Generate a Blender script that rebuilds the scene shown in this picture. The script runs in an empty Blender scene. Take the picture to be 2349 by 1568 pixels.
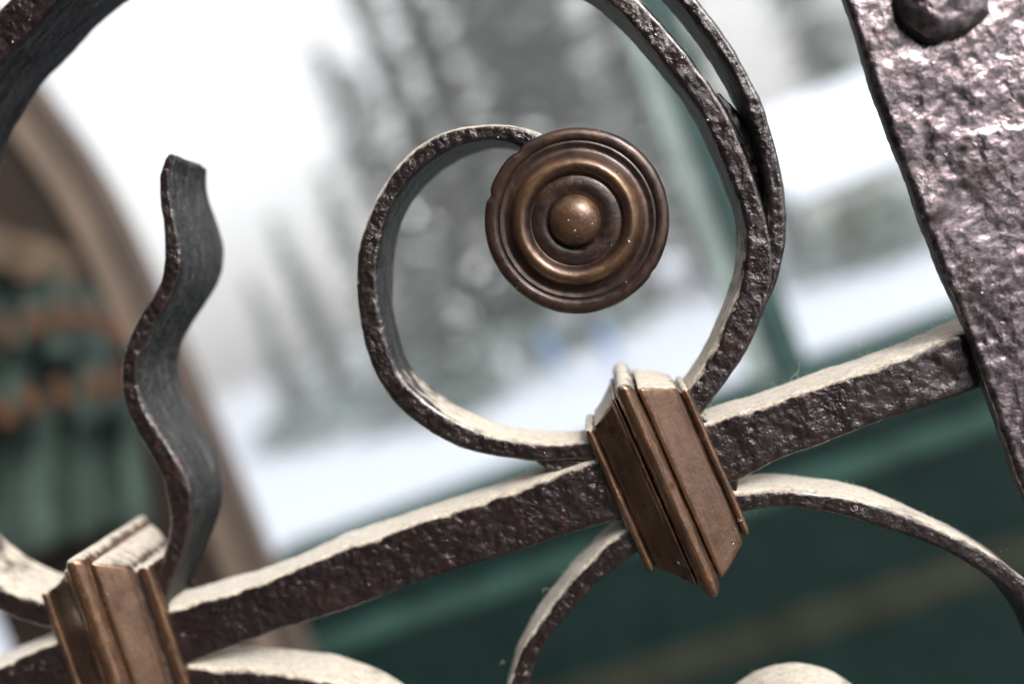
import bpy, bmesh, math, random
import numpy as np
from mathutils import Vector, Matrix, noise

random.seed(7)
S = bpy.context.scene
COL = S.collection
R = math.radians

# ------------------------------------------------------------------ camera
# gate = world frame: X along the gate, Y into depth, Z up; front faces of the iron at y = 0
FPX, CX, CY = 2000.0, 1174.5, 784.0
CAM = np.array([0.0, -0.30, 1.50])
VPX, VPY, ROLL = 1370.0, 540.0, R(20.8)
_Y = np.array([VPX - CX, -(VPY - CY), FPX]); _Y /= np.linalg.norm(_Y)
_Z = np.array([-math.sin(ROLL), math.cos(ROLL), 0.0])
_Z -= _Y * _Z.dot(_Y); _Z /= np.linalg.norm(_Z)
_X = np.cross(_Z, -_Y); _X = np.array([_Y[2]*_Z[1]-_Y[1]*_Z[2], _Y[0]*_Z[2]-_Y[2]*_Z[0], _Y[1]*_Z[0]-_Y[0]*_Z[1]])
if _X[0] < 0: _X = -_X
RW = np.array([_X[0], _Y[0], _Z[0]]); UW = np.array([_X[1], _Y[1], _Z[1]]); FW = np.array([_X[2], _Y[2], _Z[2]])

cd = bpy.data.cameras.new("camera")
cam = bpy.data.objects.new("camera", cd); COL.objects.link(cam)
m = Matrix.Identity(4)
for i in range(3):
    m[i][0], m[i][1], m[i][2], m[i][3] = RW[i], UW[i], -FW[i], CAM[i]
cam.matrix_world = m
cd.sensor_width = 36.0
cd.lens = FPX / 2349.0 * 36.0
cd.clip_start = 0.01
cd.clip_end = 2000.0
cd.dof.use_dof = True
cd.dof.focus_distance = 0.292
cd.dof.aperture_fstop = 2.55
cd.dof.aperture_blades = 0
S.camera = cam

# ------------------------------------------------------------------ sky, sun, exposure
SUN_EL, SUN_AZ = R(29), R(136)      # azimuth clockwise from +Y; veiled sun to the right, behind the camera
W = bpy.data.worlds.new("World"); S.world = W
W.use_nodes = True
nt = W.node_tree; nt.nodes.clear()
sky = nt.nodes.new("ShaderNodeTexSky"); sky.sky_type = 'NISHITA'; sky.sun_disc = False
sky.sun_elevation = SUN_EL; sky.sun_rotation = SUN_AZ
sky.air_density = 1.0; sky.dust_density = 6.0; sky.ozone_density = 1.0
hs = nt.nodes.new("ShaderNodeHueSaturation"); hs.inputs["Saturation"].default_value = 0.12
bg = nt.nodes.new("ShaderNodeBackground"); bg.inputs["Strength"].default_value = 0.15
wo = nt.nodes.new("ShaderNodeOutputWorld")
nt.links.new(sky.outputs[0], hs.inputs["Color"]); nt.links.new(hs.outputs[0], bg.inputs["Color"]); nt.links.new(bg.outputs[0], wo.inputs["Surface"])
sl = bpy.data.lights.new("sun", 'SUN'); sl.energy = 0.9; sl.angle = R(14); sl.color = (1.0, 0.97, 0.93)
sun = bpy.data.objects.new("sun", sl); COL.objects.link(sun)
sd = Vector((math.sin(SUN_AZ)*math.cos(SUN_EL), math.cos(SUN_AZ)*math.cos(SUN_EL), math.sin(SUN_EL)))
sun.rotation_euler = sd.to_track_quat('Z', 'Y').to_euler()
sun.location = (1, -2, 5)
S.view_settings.view_transform = 'Standard'; S.view_settings.look = 'None'
S.view_settings.exposure = 1.35; S.view_settings.gamma = 1.0
S.render.engine = 'CYCLES'
S.cycles.max_bounces = 8

# ------------------------------------------------------------------ helpers
def P(px, py, y=0.0):
    d = FW * FPX + RW * (px - CX) - UW * (py - CY)
    t = (y - CAM[1]) / d[1]
    return Vector(CAM + d * t)

def tag(o, label=None, cat=None, group=None, kind=None):
    for k, v in (("label", label), ("category", cat), ("group", group), ("kind", kind)):
        if v: o[k] = v
    return o

def empty(name, loc, label, cat, group=None):
    o = bpy.data.objects.new(name, None); COL.objects.link(o); o.location = loc
    o.empty_display_size = 0.05
    return tag(o, label, cat, group)

def link(name, me, mat, parent=None):
    o = bpy.data.objects.new(name, me); COL.objects.link(o)
    if mat is not None: me.materials.append(mat)
    if parent is not None:
        o.parent = parent
        off = Vector(); p = parent
        while p is not None: off += p.location; p = p.parent
        o.location = -off                      # geometry is written in world space
    return o

def mesh(name, verts, faces, mat, parent=None, smooth=True):
    me = bpy.data.meshes.new(name); me.from_pydata([tuple(v) for v in verts], [], faces); me.update()
    bm = bmesh.new(); bm.from_mesh(me); bmesh.ops.recalc_face_normals(bm, faces=bm.faces); bm.to_mesh(me); bm.free()
    if smooth: me.polygons.foreach_set("use_smooth", [True] * len(me.polygons))
    return link(name, me, mat, parent)

def boxes(name, specs, mat, parent=None, bev=0.0):
    """specs: (x0,x1,y0,y1,z0,z1) boxes, one mesh"""
    bm = bmesh.new()
    for (x0, x1, y0, y1, z0, z1) in specs:
        r = bmesh.ops.create_cube(bm, size=1.0)
        bmesh.ops.scale(bm, vec=(x1-x0, y1-y0, z1-z0), verts=r['verts'])
        bmesh.ops.translate(bm, vec=((x0+x1)/2, (y0+y1)/2, (z0+z1)/2), verts=r['verts'])
    if bev: bmesh.ops.bevel(bm, geom=list(bm.edges), offset=bev, segments=2, affect='EDGES', profile=0.5)
    me = bpy.data.meshes.new(name); bm.to_mesh(me); bm.free()
    return link(name, me, mat, parent)

def catmull(pts, n):
    """n samples, evenly by length, through pts (k x d)"""
    p = np.asarray(pts, float); k = len(p)
    e = np.vstack([2*p[0]-p[1], p, 2*p[-1]-p[-2]])
    out = []
    for i in range(k-1):
        p0, p1, p2, p3 = e[i], e[i+1], e[i+2], e[i+3]
        for t in np.linspace(0, 1, 24, endpoint=False):
            out.append(0.5*((2*p1) + (p2-p0)*t + (2*p0-5*p1+4*p2-p3)*t*t + (3*p1-p0-3*p2+p3)*t**3))
    out.append(p[-1]); out = np.array(out)
    c = (out[:, 0:3] + out[:, 3:6]) / 2 if out.shape[1] >= 6 else out[:, 0:3]
    L = np.concatenate([[0], np.cumsum(np.linalg.norm(np.diff(c, axis=0), axis=1))])
    s = np.linspace(0, L[-1], n)
    return np.stack([np.interp(s, L, out[:, j]) for j in range(out.shape[1])], 1), L[-1]

def hammer(me, amp=0.00035, fine=0.00012, seed=0.0, sc=1.0):
    """uneven hand-forged surface: vertices pushed along their normals"""
    n = len(me.vertices)
    co = np.empty(n*3, 'f'); me.vertices.foreach_get("co", co); co = co.reshape(-1, 3)
    no = np.empty(n*3, 'f'); me.vertex_normals.foreach_get("vector", no); no = no.reshape(-1, 3)
    o = Vector((seed*3.1, seed*1.7, seed*0.3))
    for i in range(n):
        v = Vector(co[i]) + o
        a = noise.noise(v*70*sc)*amp + noise.noise(v*190*sc)*amp*0.7 + noise.noise(v*520*sc)*fine
        co[i] += no[i]*a
    me.vertices.foreach_set("co", co.ravel()); me.update()

def strip(name, A, B, mat, parent, y0=0.0, depth=0.021, step=0.0011, na=8, nd=10, rf=0.24, amp=0.00035, fine=0.00012, caps=True):
    """a forged bar: front edges A and B (pixels on the gate plane), extruded depth metres back"""
    k = len(A)
    dd = depth if hasattr(depth, '__len__') else [depth]*k
    yy = y0 if hasattr(y0, '__len__') else [y0]*k
    if len(dd) != k: dd = np.interp(np.linspace(0, 1, k), np.linspace(0, 1, len(dd)), dd)
    if len(yy) != k: yy = np.interp(np.linspace(0, 1, k), np.linspace(0, 1, len(yy)), yy)
    # edges B resampled to match A if the counts differ
    def res(E, kk):
        q = np.asarray(E, float); L = np.concatenate([[0], np.cumsum(np.linalg.norm(np.diff(q, axis=0), axis=1))]); s = np.linspace(0, L[-1], kk)
        return np.stack([np.interp(s, L, q[:, j]) for j in range(2)], 1)
    if len(B) != k: B = res(B, k)
    rows = []
    for i in range(k):
        a = P(A[i][0], A[i][1], yy[i]); b = P(B[i][0], B[i][1], yy[i])
        rows.append([*a, *b, dd[i]])
    _, L = catmull(rows, 10)
    n = max(12, int(L/step))
    rows, _ = catmull(rows, n)
    kk = np.exp(-.5*(np.arange(-14, 15)/5.0)**2); kk /= kk.sum()
    for j in range(rows.shape[1]):
        e = np.concatenate([2*rows[0, j]-rows[14:0:-1, j], rows[:, j], 2*rows[-1, j]-rows[-2:-16:-1, j]]) if n > 32 else None
        if e is not None: rows[:, j] = np.convolve(e, kk, 'valid')
    verts, faces = [], []
    ring = None
    for q in rows:
        a = Vector(q[0:3]); b = Vector(q[3:6]); d = q[6]
        w = (b-a).length; e1 = (b-a)/max(w, 1e-6); e2 = Vector((0, 1, 0))
        r = max(0.0003, min(rf*w, 0.3*d, 0.0022))
        pts = []
        corners = [((r, r), math.pi), ((w-r, r), 1.5*math.pi), ((w-r, d-r), 0.0), ((r, d-r), 0.5*math.pi)]
        nn = [na, nd, na, nd]
        for c in range(4):
            (cx, cy), a0 = corners[c]
            arc = [(cx + r*math.cos(a0+t*math.pi/2), cy + r*math.sin(a0+t*math.pi/2)) for t in (0, .25, .5, .75, 1)]
            pts += arc
            (nx, ny), b0 = corners[(c+1) % 4]
            nxt = (nx + r*math.cos(b0), ny + r*math.sin(b0))
            for t in range(1, nn[c]):
                f = t/nn[c]; pts.append((arc[-1][0]*(1-f)+nxt[0]*f, arc[-1][1]*(1-f)+nxt[1]*f))
        ring = len(pts)
        for (u, v) in pts: verts.append(a + e1*u + e2*v)
    for i in range(len(rows)-1):
        for j in range(ring):
            j2 = (j+1) % ring
            faces.append((i*ring+j, i*ring+j2, (i+1)*ring+j2, (i+1)*ring+j))
    if caps:
        faces.append(tuple(range(ring))); faces.append(tuple((len(rows)-1)*ring+j for j in range(ring)))
    o = mesh(name, verts, faces, mat, parent)
    hammer(o.data, amp, fine, seed=len(COL.objects))
    return o

# ------------------------------------------------------------------ materials
class N:
    def __init__(s, name):
        s.m = bpy.data.materials.new(name); s.m.use_nodes = True; s.t = s.m.node_tree; s.t.nodes.clear()
        s.out = s.new("ShaderNodeOutputMaterial")
        s.tc = s.new("ShaderNodeTexCoord"); s.geo = s.new("ShaderNodeNewGeometry")
        s.obj = s.geo.outputs["Position"]
    def new(s, t, **kw):
        n = s.t.nodes.new(t)
        for k, v in kw.items(): setattr(n, k, v)
        return n
    def l(s, a, b): s.t.links.new(a, b)
    def scale(s, v):
        n = s.new("ShaderNodeMapping"); n.inputs["Scale"].default_value = v; s.l(s.obj, n.inputs["Vector"]); return n.outputs[0]
    def noise(s, sc, det=4, rough=.55, vec=None, dist=0.0):
        n = s.new("ShaderNodeTexNoise"); n.inputs["Scale"].default_value = sc; n.inputs["Detail"].default_value = det
        n.inputs["Roughness"].default_value = rough; n.inputs["Distortion"].default_value = dist
        s.l(vec or s.obj, n.inputs["Vector"]); return n.outputs["Fac"]
    def voro(s, sc, feat='F1', vec=None, rnd=1.0):
        n = s.new("ShaderNodeTexVoronoi", feature=feat); n.inputs["Scale"].default_value = sc; n.inputs["Randomness"].default_value = rnd
        s.l(vec or s.obj, n.inputs["Vector"]); return n.outputs["Distance"]
    def ramp(s, fac, stops):
        n = s.new("ShaderNodeValToRGB"); e = n.color_ramp.elements
        while len(e) < len(stops): e.new(0.5)
        for i, (p, c) in enumerate(stops):
            e[i].position = p; e[i].color = (*c, 1) if hasattr(c, '__len__') else (c, c, c, 1)
        s.l(fac, n.inputs[0]); return n.outputs[0]
    def math(s, op, a, b=None, clamp=False):
        n = s.new("ShaderNodeMath", operation=op); n.use_clamp = clamp
        for i, v in enumerate((a, b)):
            if v is None: continue
            if isinstance(v, (int, float)): n.inputs[i].default_value = v
            else: s.l(v, n.inputs[i])
        return n.outputs[0]
    def mix(s, fac, a, b):
        n = s.new("ShaderNodeMix", data_type='RGBA')
        for k, v in ((0, fac), (6, a), (7, b)):
            if isinstance(v, (int, float)): n.inputs[k].default_value = v
            elif isinstance(v, tuple): n.inputs[k].default_value = (*v, 1)
            else: s.l(v, n.inputs[k])
        return n.outputs[2]
    def bump(s, h, dist, strength=1.0, nrm=None):
        n = s.new("ShaderNodeBump"); n.inputs["Strength"].default_value = strength; n.inputs["Distance"].default_value = dist
        s.l(h, n.inputs["Height"])
        if nrm is not None: s.l(nrm, n.inputs["Normal"])
        return n.outputs[0]
    def bsdf(s, col, rough, metal=0.0, nrm=None, **kw):
        n = s.new("ShaderNodeBsdfPrincipled")
        for k, v in (("Base Color", col), ("Roughness", rough), ("Metallic", metal)):
            if isinstance(v, (int, float)): n.inputs[k].default_value = v
            elif isinstance(v, tuple): n.inputs[k].default_value = (*v, 1)
            else: s.l(v, n.inputs[k])
        if nrm is not None: s.l(nrm, n.inputs["Normal"])
        for k, v in kw.items(): n.inputs[k.replace('_', ' ')].default_value = v
        return n.outputs[0]
    def done(s, sh): s.l(sh, s.out.inputs["Surface"]); return s.m

def dust_over(n, base, lo=0.28, hi=0.68, grey=True):
    """settled lint and dust: a matt deposit on the surfaces that look upward"""
    sep = n.new("ShaderNodeSeparateXYZ"); n.l(n.geo.outputs["Normal"], sep.inputs[0])
    st = n.noise(1.0, 5, .7, vec=n.scale((110, 480, 110)))
    bl = n.noise(85, 4, .6)
    up = n.math('ADD', sep.outputs["Z"], n.math('MULTIPLY', n.math('SUBTRACT', st, .5), 1.5))
    up = n.math('ADD', up, n.math('MULTIPLY', n.math('SUBTRACT', bl, .5), .9))
    mask = n.ramp(up, [(lo, 0.0), ((lo+hi)/2, .55), (hi, 1.0)])
    fib = n.math('ADD', n.math('MULTIPLY', n.noise(1.0, 4, .7, vec=n.scale((260, 700, 260)), dist=1.0), .6), n.math('MULTIPLY', n.noise(900, 3, .6), .4))
    col = n.mix(n.ramp(fib, [(.30, 0.0), (.60, 1.0)]), (.17, .135, .103), (.58, .505, .405))
    h = n.math('ADD', n.math('MULTIPLY', fib, .6), n.math('MULTIPLY', st, .5))
    d = n.bsdf(col, 0.95, nrm=n.bump(h, 0.0016, 1.0), Sheen_Weight=.35, Specular_IOR_Level=.15)
    mx = n.new("ShaderNodeMixShader"); n.l(mask, mx.inputs[0]); n.l(base, mx.inputs[1]); n.l(d, mx.inputs[2])
    return mx.outputs[0]

def grime_on_sides(n, base, sheen=False):
    """the edges that face sideways are not rubbed: dull grime streaked along the bar, thin grey lint in it"""
    sep = n.new("ShaderNodeSeparateXYZ"); n.l(n.geo.outputs["Normal"], sep.inputs[0])
    a = n.math('ABSOLUTE', sep.outputs["Y"])
    mask = n.ramp(a, [(.25, 1.0), (.62, 0.0)])
    st = n.noise(1.0, 5, .7, vec=n.scale((50, 430, 50)), dist=.3); fl = n.noise(900, 3, .7)
    col = n.mix(n.ramp(n.math('ADD', n.math('MULTIPLY', st, .75), n.math('MULTIPLY', fl, .25)), [(.42, 0.0), (.52, .12), (.64, 1.0)]), (.006, .0055, .006), (.085, .082, .078))
    b = n.bsdf(col, n.ramp(fl, [(.3, .36), (.7, .62)]), 0.0, n.bump(n.math('ADD', n.math('ADD', n.math('MULTIPLY', st, .7), n.math('MULTIPLY', fl, .25)), n.math('MULTIPLY', n.noise(300, 2, .5), .9)), .0017, .9), Specular_IOR_Level=.6 if sheen else .24)
    mx = n.new("ShaderNodeMixShader"); n.l(mask, mx.inputs[0]); n.l(base, mx.inputs[1]); n.l(b, mx.inputs[2])
    return mx.outputs[0]

def iron_mat(name, bumpd=0.00115, rough=(.20, .42), tint=(.019, .0122, .0118), coat=.75, wet=.5, metal=.45, dust=True, sc=1.0, cavw=.85):
    n = N(name)
    big = n.noise(120*sc, 5, .6); mid = n.noise(430*sc, 2, .5, dist=.35); fine = n.noise(1300*sc, 2, .5)
    pit = n.voro(310*sc, 'SMOOTH_F1')
    rust = n.ramp(n.math('ADD', n.math('MULTIPLY', big, .5), n.math('MULTIPLY', fine, .5)), [(.56, 0.0), (.68, 1.0)])
    var = n.mix(n.ramp(mid, [(.35, 0.0), (.7, 1.0)]), tuple(c*.65 for c in tint), tuple(c*1.5 for c in tint))
    cav = n.ramp(n.math('ADD', n.math('MULTIPLY', mid, .62), n.math('MULTIPLY', n.noise(1100*sc, 3, .6, dist=.8), .38)), [(.40, 1.0), (.53, 0.0)])
    var = n.mix(n.math('MULTIPLY', cav, cavw), var, (.016, .009, .009))
    patch = n.ramp(n.noise(55*sc, 5, .6, dist=.5), [(.56, 0.0), (.66, 1.0)])
    var = n.mix(n.math('MULTIPLY', patch, .7), var, (.030, .017, .016))
    col = n.mix(n.math('MULTIPLY', rust, .65), var, (.10, .034, .016))
    rg = n.ramp(n.noise(60*sc, 4, .6), [(.3, rough[0]), (.7, rough[1])])
    lump = n.ramp(n.noise(48*sc, 3, .6), [(.34, .12), (.64, 1.0)])
    h = n.math('ADD', n.math('MULTIPLY', n.math('MULTIPLY', mid, lump), 1.0), n.math('MULTIPLY', fine, .07))
    h = n.math('ADD', h, n.math('MULTIPLY', big, 1.5))
    h = n.math('ADD', h, n.math('MULTIPLY', n.ramp(pit, [(.1, 0.0), (.6, 1.0)]), .35))
    b = n.bsdf(col, rg, metal, nrm=n.bump(h, bumpd, 1.0), Coat_Weight=coat, Coat_Roughness=.07, Coat_IOR=1.6, Specular_IOR_Level=.6)
    return n.done(dust_over(n, grime_on_sides(n, b)) if dust else grime_on_sides(n, b, True))

IRON = iron_mat("forged_iron")
IRON_BARE = iron_mat("forged_iron_wiped", dust=False)
IRON_POST = iron_mat("forged_iron_glossy", bumpd=0.00062, rough=(.12, .36), tint=(.190, .150, .161), coat=.6, metal=.95, sc=.85, cavw=.45, dust=False)

def copper_mat(name):
    n = N(name)
    big = n.noise(70, 4, .6); mid = n.noise(300, 4, .6); fine = n.noise(2200, 3, .6)
    grain = n.noise(1.0, 4, .6, vec=n.scale((900, 900, 90)))
    col = n.mix(n.ramp(big, [(.3, 0.0), (.72, 1.0)]), (.108, .058, .034), (.190, .106, .062))
    col = n.mix(n.ramp(mid, [(.50, 0.0), (.85, .55)]), col, (.075, .040, .029))
    at = n.new("ShaderNodeAttribute", attribute_name="wear")
    wr = n.math('ADD', at.outputs["Fac"], n.math('MULTIPLY', n.math('SUBTRACT', grain, .5), .55))
    wr = n.math('ADD', wr, n.math('MULTIPLY', n.math('SUBTRACT', mid, .5), .6))
    col = n.mix(n.ramp(wr, [(.12, 1.0), (.38, 0.0)]), col, (.018, .012, .011))
    col = n.mix(n.ramp(wr, [(.75, 0.0), (1.1, 1.0)]), col, (.26, .125, .058))
    col = n.mix(n.ramp(grain, [(.30, .75), (.50, 0.0)]), col, (.062, .034, .026))
    col = n.mix(n.ramp(grain, [(.66, 0.0), (.85, .3)]), col, (.30, .16, .09))
    spot = n.voro(1.0, vec=n.scale((95, 6, 95))); sm = n.ramp(spot, [(.13, 1.0), (.17, 0.0)])
    col = n.mix(n.math('MULTIPLY', sm, n.ramp(big, [(.46, 0.0), (.52, 1.0)])), col, (.060, .028, .008))
    rg = n.ramp(n.math('ADD', n.math('MULTIPLY', mid, .5), n.math('MULTIPLY', grain, .5)), [(.3, .17), (.75, .32)])
    h = n.math('ADD', n.math('MULTIPLY', mid, .6), n.math('MULTIPLY', fine, .12))
    b = n.bsdf(col, rg, .8, n.bump(h, 0.0005, .9), Specular_IOR_Level=.5, Coat_Weight=.45, Coat_Roughness=.14)
    return n.done(dust_over(n, b, .42, .8))
COPPER = copper_mat("patinated_copper")

def bronze_mat(name):
    n = N(name)
    # worn golden on the proud ring and knob (rubbed by hands), dark brown patina in the hollows
    at = n.new("ShaderNodeAttribute", attribute_name="wear"); wear = at.outputs["Fac"]
    big = n.noise(110, 4, .6); mid = n.noise(420, 4, .65); fine = n.noise(1900, 3, .6)
    w = n.math('ADD', wear, n.math('MULTIPLY', n.math('SUBTRACT', big, .5), .9))
    w = n.math('ADD', w, n.math('MULTIPLY', n.math('SUBTRACT', mid, .5), .5))
    col = n.ramp(w, [(.1, (.026, .015, .013)), (.45, (.070, .036, .024)), (.8, (.150, .082, .036)), (1.1, (.30, .175, .062))])
    rg = n.ramp(mid, [(.3, .26), (.75, .48)])
    h = n.math('ADD', n.math('MULTIPLY', mid, .7), n.math('MULTIPLY', fine, .15))
    b = n.bsdf(col, rg, .6, n.bump(h, 0.0003, 1.0), Coat_Weight=.35, Coat_Roughness=.15)
    return n.done(dust_over(n, b, 1.15, 1.4))
BRONZE = bronze_mat("worn_bronze")

def paint_mat(name, col, rough=.45, sc=12, var=.35, bumpd=.002, stretch=(1, 1, 1), spec=.35):
    n = N(name); v = n.scale(stretch)
    a = n.noise(sc, 5, .6, vec=v); b = n.noise(sc*9, 3, .6, vec=v)
    c = n.mix(n.ramp(a, [(.3, 0.0), (.7, 1.0)]), tuple(x*(1-var) for x in col), tuple(x*(1+var) for x in col))
    return n.done(n.bsdf(c, rough, nrm=n.bump(n.math('ADD', a, n.math('MULTIPLY', b, .3)), bumpd, .6), Specular_IOR_Level=spec))

GREEN_DARK = paint_mat("dark_green_paint", (0.0050, 0.0142, 0.0128), .6, spec=.08)
GREEN_MID = paint_mat("teal_green_paint", (0.0200, 0.0500, 0.0455), .5)
GREEN_PALE = paint_mat("pale_green_trim", (0.0260, 0.0600, 0.0480), .6, spec=.12)
OLIVE = paint_mat("olive_trim", (0.0190, 0.0220, 0.0150), .6, spec=.08)
PALE_WOOD = paint_mat("pale_grey_green_wood", (.22, .27, .255), .7)
TAN_WOOD = paint_mat("weathered_tan_timber", (0.1426, 0.1056, 0.0792), .75, 5, .35, .004, (12, 12, 1))
GREY_WOOD = paint_mat("weathered_grey_timber", (0.0726, 0.0545, 0.0454), .75, 5, .4, .004, (12, 12, 1))
DARK_WOOD = paint_mat("dark_brown_timber", (0.0181, 0.0106, 0.0066), .7, 5, .4, .004, (12, 12, 1))
CLOTH = paint_mat("green_cloth", (0.0240, 0.0400, 0.0330), .9, 9, .75, .004, (3, 3, 1))
CLOTH_TAN = paint_mat("tan_cloth", (0.0673, 0.0455, 0.0277), .9, 20, .4, .004)
TASSEL = paint_mat("rust_orange_wool", (0.060, 0.0220, 0.0085), .9, 60, .5, .003)
BARK = paint_mat("bark", (.060, .048, .040), .9, 6, .4, .02)
NEEDLE = paint_mat("frosted_needles", (.045, .075, .058), .8, 2, .6, .01)
NEEDLE_PALE = paint_mat("hoarfrosted_needles", (.14, .19, .17), .85, 2, .5, .01)
SNOW = paint_mat("snow", (.52, .56, .63), .7, 1.5, .05, .03)
SNOW_CLUMP = paint_mat("snow_on_boughs", (.85, .86, .88), .7, 3, .05, .02)
PAVING = paint_mat("added_dark_paving", (.045, .043, .042), .5, 4, .35, .004)
PLASTER = paint_mat("grey_plaster", (.30, .31, .30), .9, 3, .2, .01)
COAT_BLUE = paint_mat("blue_coat", (.09, .16, .30), .9, 8, .3, .004)
COAT_PALE = paint_mat("pale_blue_cap", (.55, .66, .85), .9, 8, .2, .004)
COAT_GREY = paint_mat("grey_coat", (.34, .35, .38), .9, 8, .2, .004)
SKIN = paint_mat("skin", (.50, .32, .24), .6, 30, .1, .001)

# ------------------------------------------------------------------ the iron gate
gate = empty("wrought_iron_gate", (0, 0.01, 0), "dark wrought iron gate with scrolls, a bronze rosette and two copper collars", "gate")

# horizontal rail (three runs between the collars and the upright)
strip("rail", [(-420,1695),(-260,1632),(-120,1572),(0,1524),(125,1469),(230,1432),(400,1394),(500,1364),(600,1334),(784,1255),(869,1229),(959,1194),(1034,1174),(1134,1139),(1234,1104),(1290,1080),(1339,1064),(1450,1030),(1560,992),(1625,966),(1715,939),(1790,916),(1890,879),(1995,844),(2065,819),(2140,789),(2210,757),(2290,727),(2420,680)],
      [(-400,1860),(-230,1790),(-90,1735),(40,1680),(170,1625),(290,1580),(440,1521),(530,1488),(600,1461),(784,1405),(884,1366),(1009,1321),(1060,1306),(1134,1284),(1234,1251),(1324,1222),(1374,1207),(1480,1180),(1600,1135),(1690,1108),(1735,1084),(1790,1054),(1865,1029),(1965,989),(2065,954),(2165,921),(2260,889),(2320,868),(2460,818)],
      IRON, gate, depth=0.021, na=22, nd=16, amp=.00045, fine=.00016)

# upright flat bar with a big rivet head
PA = [(1290,-1860),(1420,-1480),(1610,-930),(1800,-380),(1868,-190),(1938,0),(1972,100),(1999,172),(2025,255),(2052,330),(2089,425),(2117,505),(2149,584),(2184,678),(2214,750),(2262,882),(2280,932),(2318,1042),(2352,1139),(2420,1330),(2500,1560),(2720,2180),(2920,2760)]
PB = [(x+565, y-205) for x, y in PA]
upright = strip("upright_bar", PA, PB, IRON_POST, gate, y0=-0.0065, depth=0.0062, step=0.0010, na=90, nd=5, rf=.3, amp=.00028, fine=.00018)
hammer(upright.data, .0008, 0.0, 2.2, sc=.42)
l0, l1 = P(2225, 306, -.0065), P(2352, 288, -.0065)          # a lap left by the hammer: a raised lip ending in a ragged line
for v in upright.data.vertices:
    if v.co.y < -.004 and v.co.x > l0.x - .004:
        t = (v.co.x - l0.x)/(l1.x - l0.x); zl = l0.z + (l1.z-l0.z)*t + .0012*noise.noise(v.co*260)
        d = zl - v.co.z
        if 0 <= d < .016: v.co.y -= .0008*(1 - d/.016)**1.5*min(1, max(0, t*3 + .4))

def lathe(name, prof, centre, mat, parent, seg=96, irregular=None, wear=None, tilt=None):
    """prof: (radius, forward) pairs; axis along -Y through centre"""
    verts, faces, wv = [], [], []
    for (r, f) in prof:
        for s in range(seg):
            t = 2*math.pi*s/seg
            k = irregular(t, r) if irregular else 1.0
            verts.append(Vector((centre[0] + r*k*math.cos(t), centre[1] - f, centre[2] + r*k*math.sin(t))))
    for i in range(len(prof)-1):
        for s in range(seg):
            s2 = (s+1) % seg
            faces.append((i*seg+s, i*seg+s2, (i+1)*seg+s2, (i+1)*seg+s))
    faces.append(tuple(range(seg))); faces.append(tuple((len(prof)-1)*seg+s for s in range(seg)))
    o = mesh(name, verts, faces, mat, parent)
    if wear:
        at = o.data.attributes.new("wear", 'FLOAT', 'POINT')
        at.data.foreach_set("value", [wear(prof[i // seg][0]) for i in range(len(verts))])
    return o

# rivet head on the upright
rc = P(2156, -4, -0.0068); rr = (P(2262, -4, -0.0068) - rc).length
prof = [(rr*1.02, -.004), (rr*.97, .0002), (rr*1.0, .0022), (rr*.96, .0042), (rr*.84, .0058), (rr*.6, .0070), (rr*.35, .0074), (rr*.1, .0076), (rr*.01, .0076)]
pp, _ = catmull([(a, b, 0) for a, b in prof], 34)
riv = lathe("rivet", [(q[0], q[1]) for q in pp], rc, IRON_POST, upright, 72, lambda t, r: 1 + .03*math.sin(2*t+1) + .02*math.sin(5*t) + (.10*math.exp(-((t-5.5)/.12)**2)))
hammer(riv.data, .0007, .0002, 3)

# big scroll: rosette end, round the left, under and into the collar
strip("scroll", [(1290,325),(1254,314),(1224,295),(1180,285),(1134,281),(1090,282),(1049,289),(1000,306),(957,330),(926,360),(897,395),(859,453),(837,505),(820,575),(813,655),(820,725),(839,809),(859,864),(899,924),(954,974),(1014,1012),(1074,1037),(1144,1049),(1219,1058),(1269,1059),(1344,1057),(1440,1045)],
      [(1250,368),(1212,347),(1188,330),(1160,320),(1122,318),(1084,324),(1052,333),(1016,349),(984,370),(958,391),(934,417),(902,465),(882,512),(870,575),(867,655),(874,725),(892,794),(907,844),(939,884),(984,925),(1044,962),(1104,989),(1164,1006),(1234,1014),(1284,1015),(1342,1013),(1430,1000)],
      IRON, gate, depth=[.034,.034,.034,.034,.033,.030,.025,.021,.020,.020,.021,.021,.021], rf=.28)
# right hand branch: the rising band and its twin welded on outside
strip("rising_band", [(420,-150),(560,-208),(700,-236),(850,-236),(990,-205),(1120,-150),(1230,-100),(1330,-40),(1397,7),(1450,56),(1490,106),(1536,165),(1575,211),(1612,264),(1635,317),(1658,363),(1681,426),(1701,475),(1709,510),(1711,565),(1701,645),(1676,710),(1644,780),(1617,839),(1578,890),(1520,960)],
      [(395,-225),(545,-286),(700,-316),(860,-314),(1015,-280),(1160,-220),(1290,-160),(1400,-70),(1471,0),(1513,46),(1562,99),(1602,155),(1635,198),(1674,264),(1694,304),(1711,350),(1729,402),(1748,460),(1766,517),(1778,575),(1780,640),(1764,688),(1730,778),(1695,839),(1650,900),(1580,990)],
      IRON, gate, depth=.021, na=12, rf=.2)
strip("outer_band", [(760,-440),(900,-420),(1040,-370),(1170,-302),(1290,-230),(1400,-150),(1500,-65),(1562,7),(1598,49),(1635,99),(1674,162),(1704,218),(1724,274),(1740,330),(1755,396),(1763,468),(1764,530),(1762,590),(1750,650),(1728,710),(1700,770)],
      [(760,-505),(905,-486),(1055,-430),(1185,-358),(1310,-280),(1430,-200),(1540,-85),(1600,0),(1635,40),(1684,109),(1727,185),(1747,230),(1763,276),(1783,333),(1800,416),(1808,495),(1808,540),(1794,620),(1772,676),(1742,735),(1712,790)],
      IRON, gate, depth=.021, y0=[0,0,0,0,0,0,0,0,0,.0003,.0008,.002], na=10, rf=.3)
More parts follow.
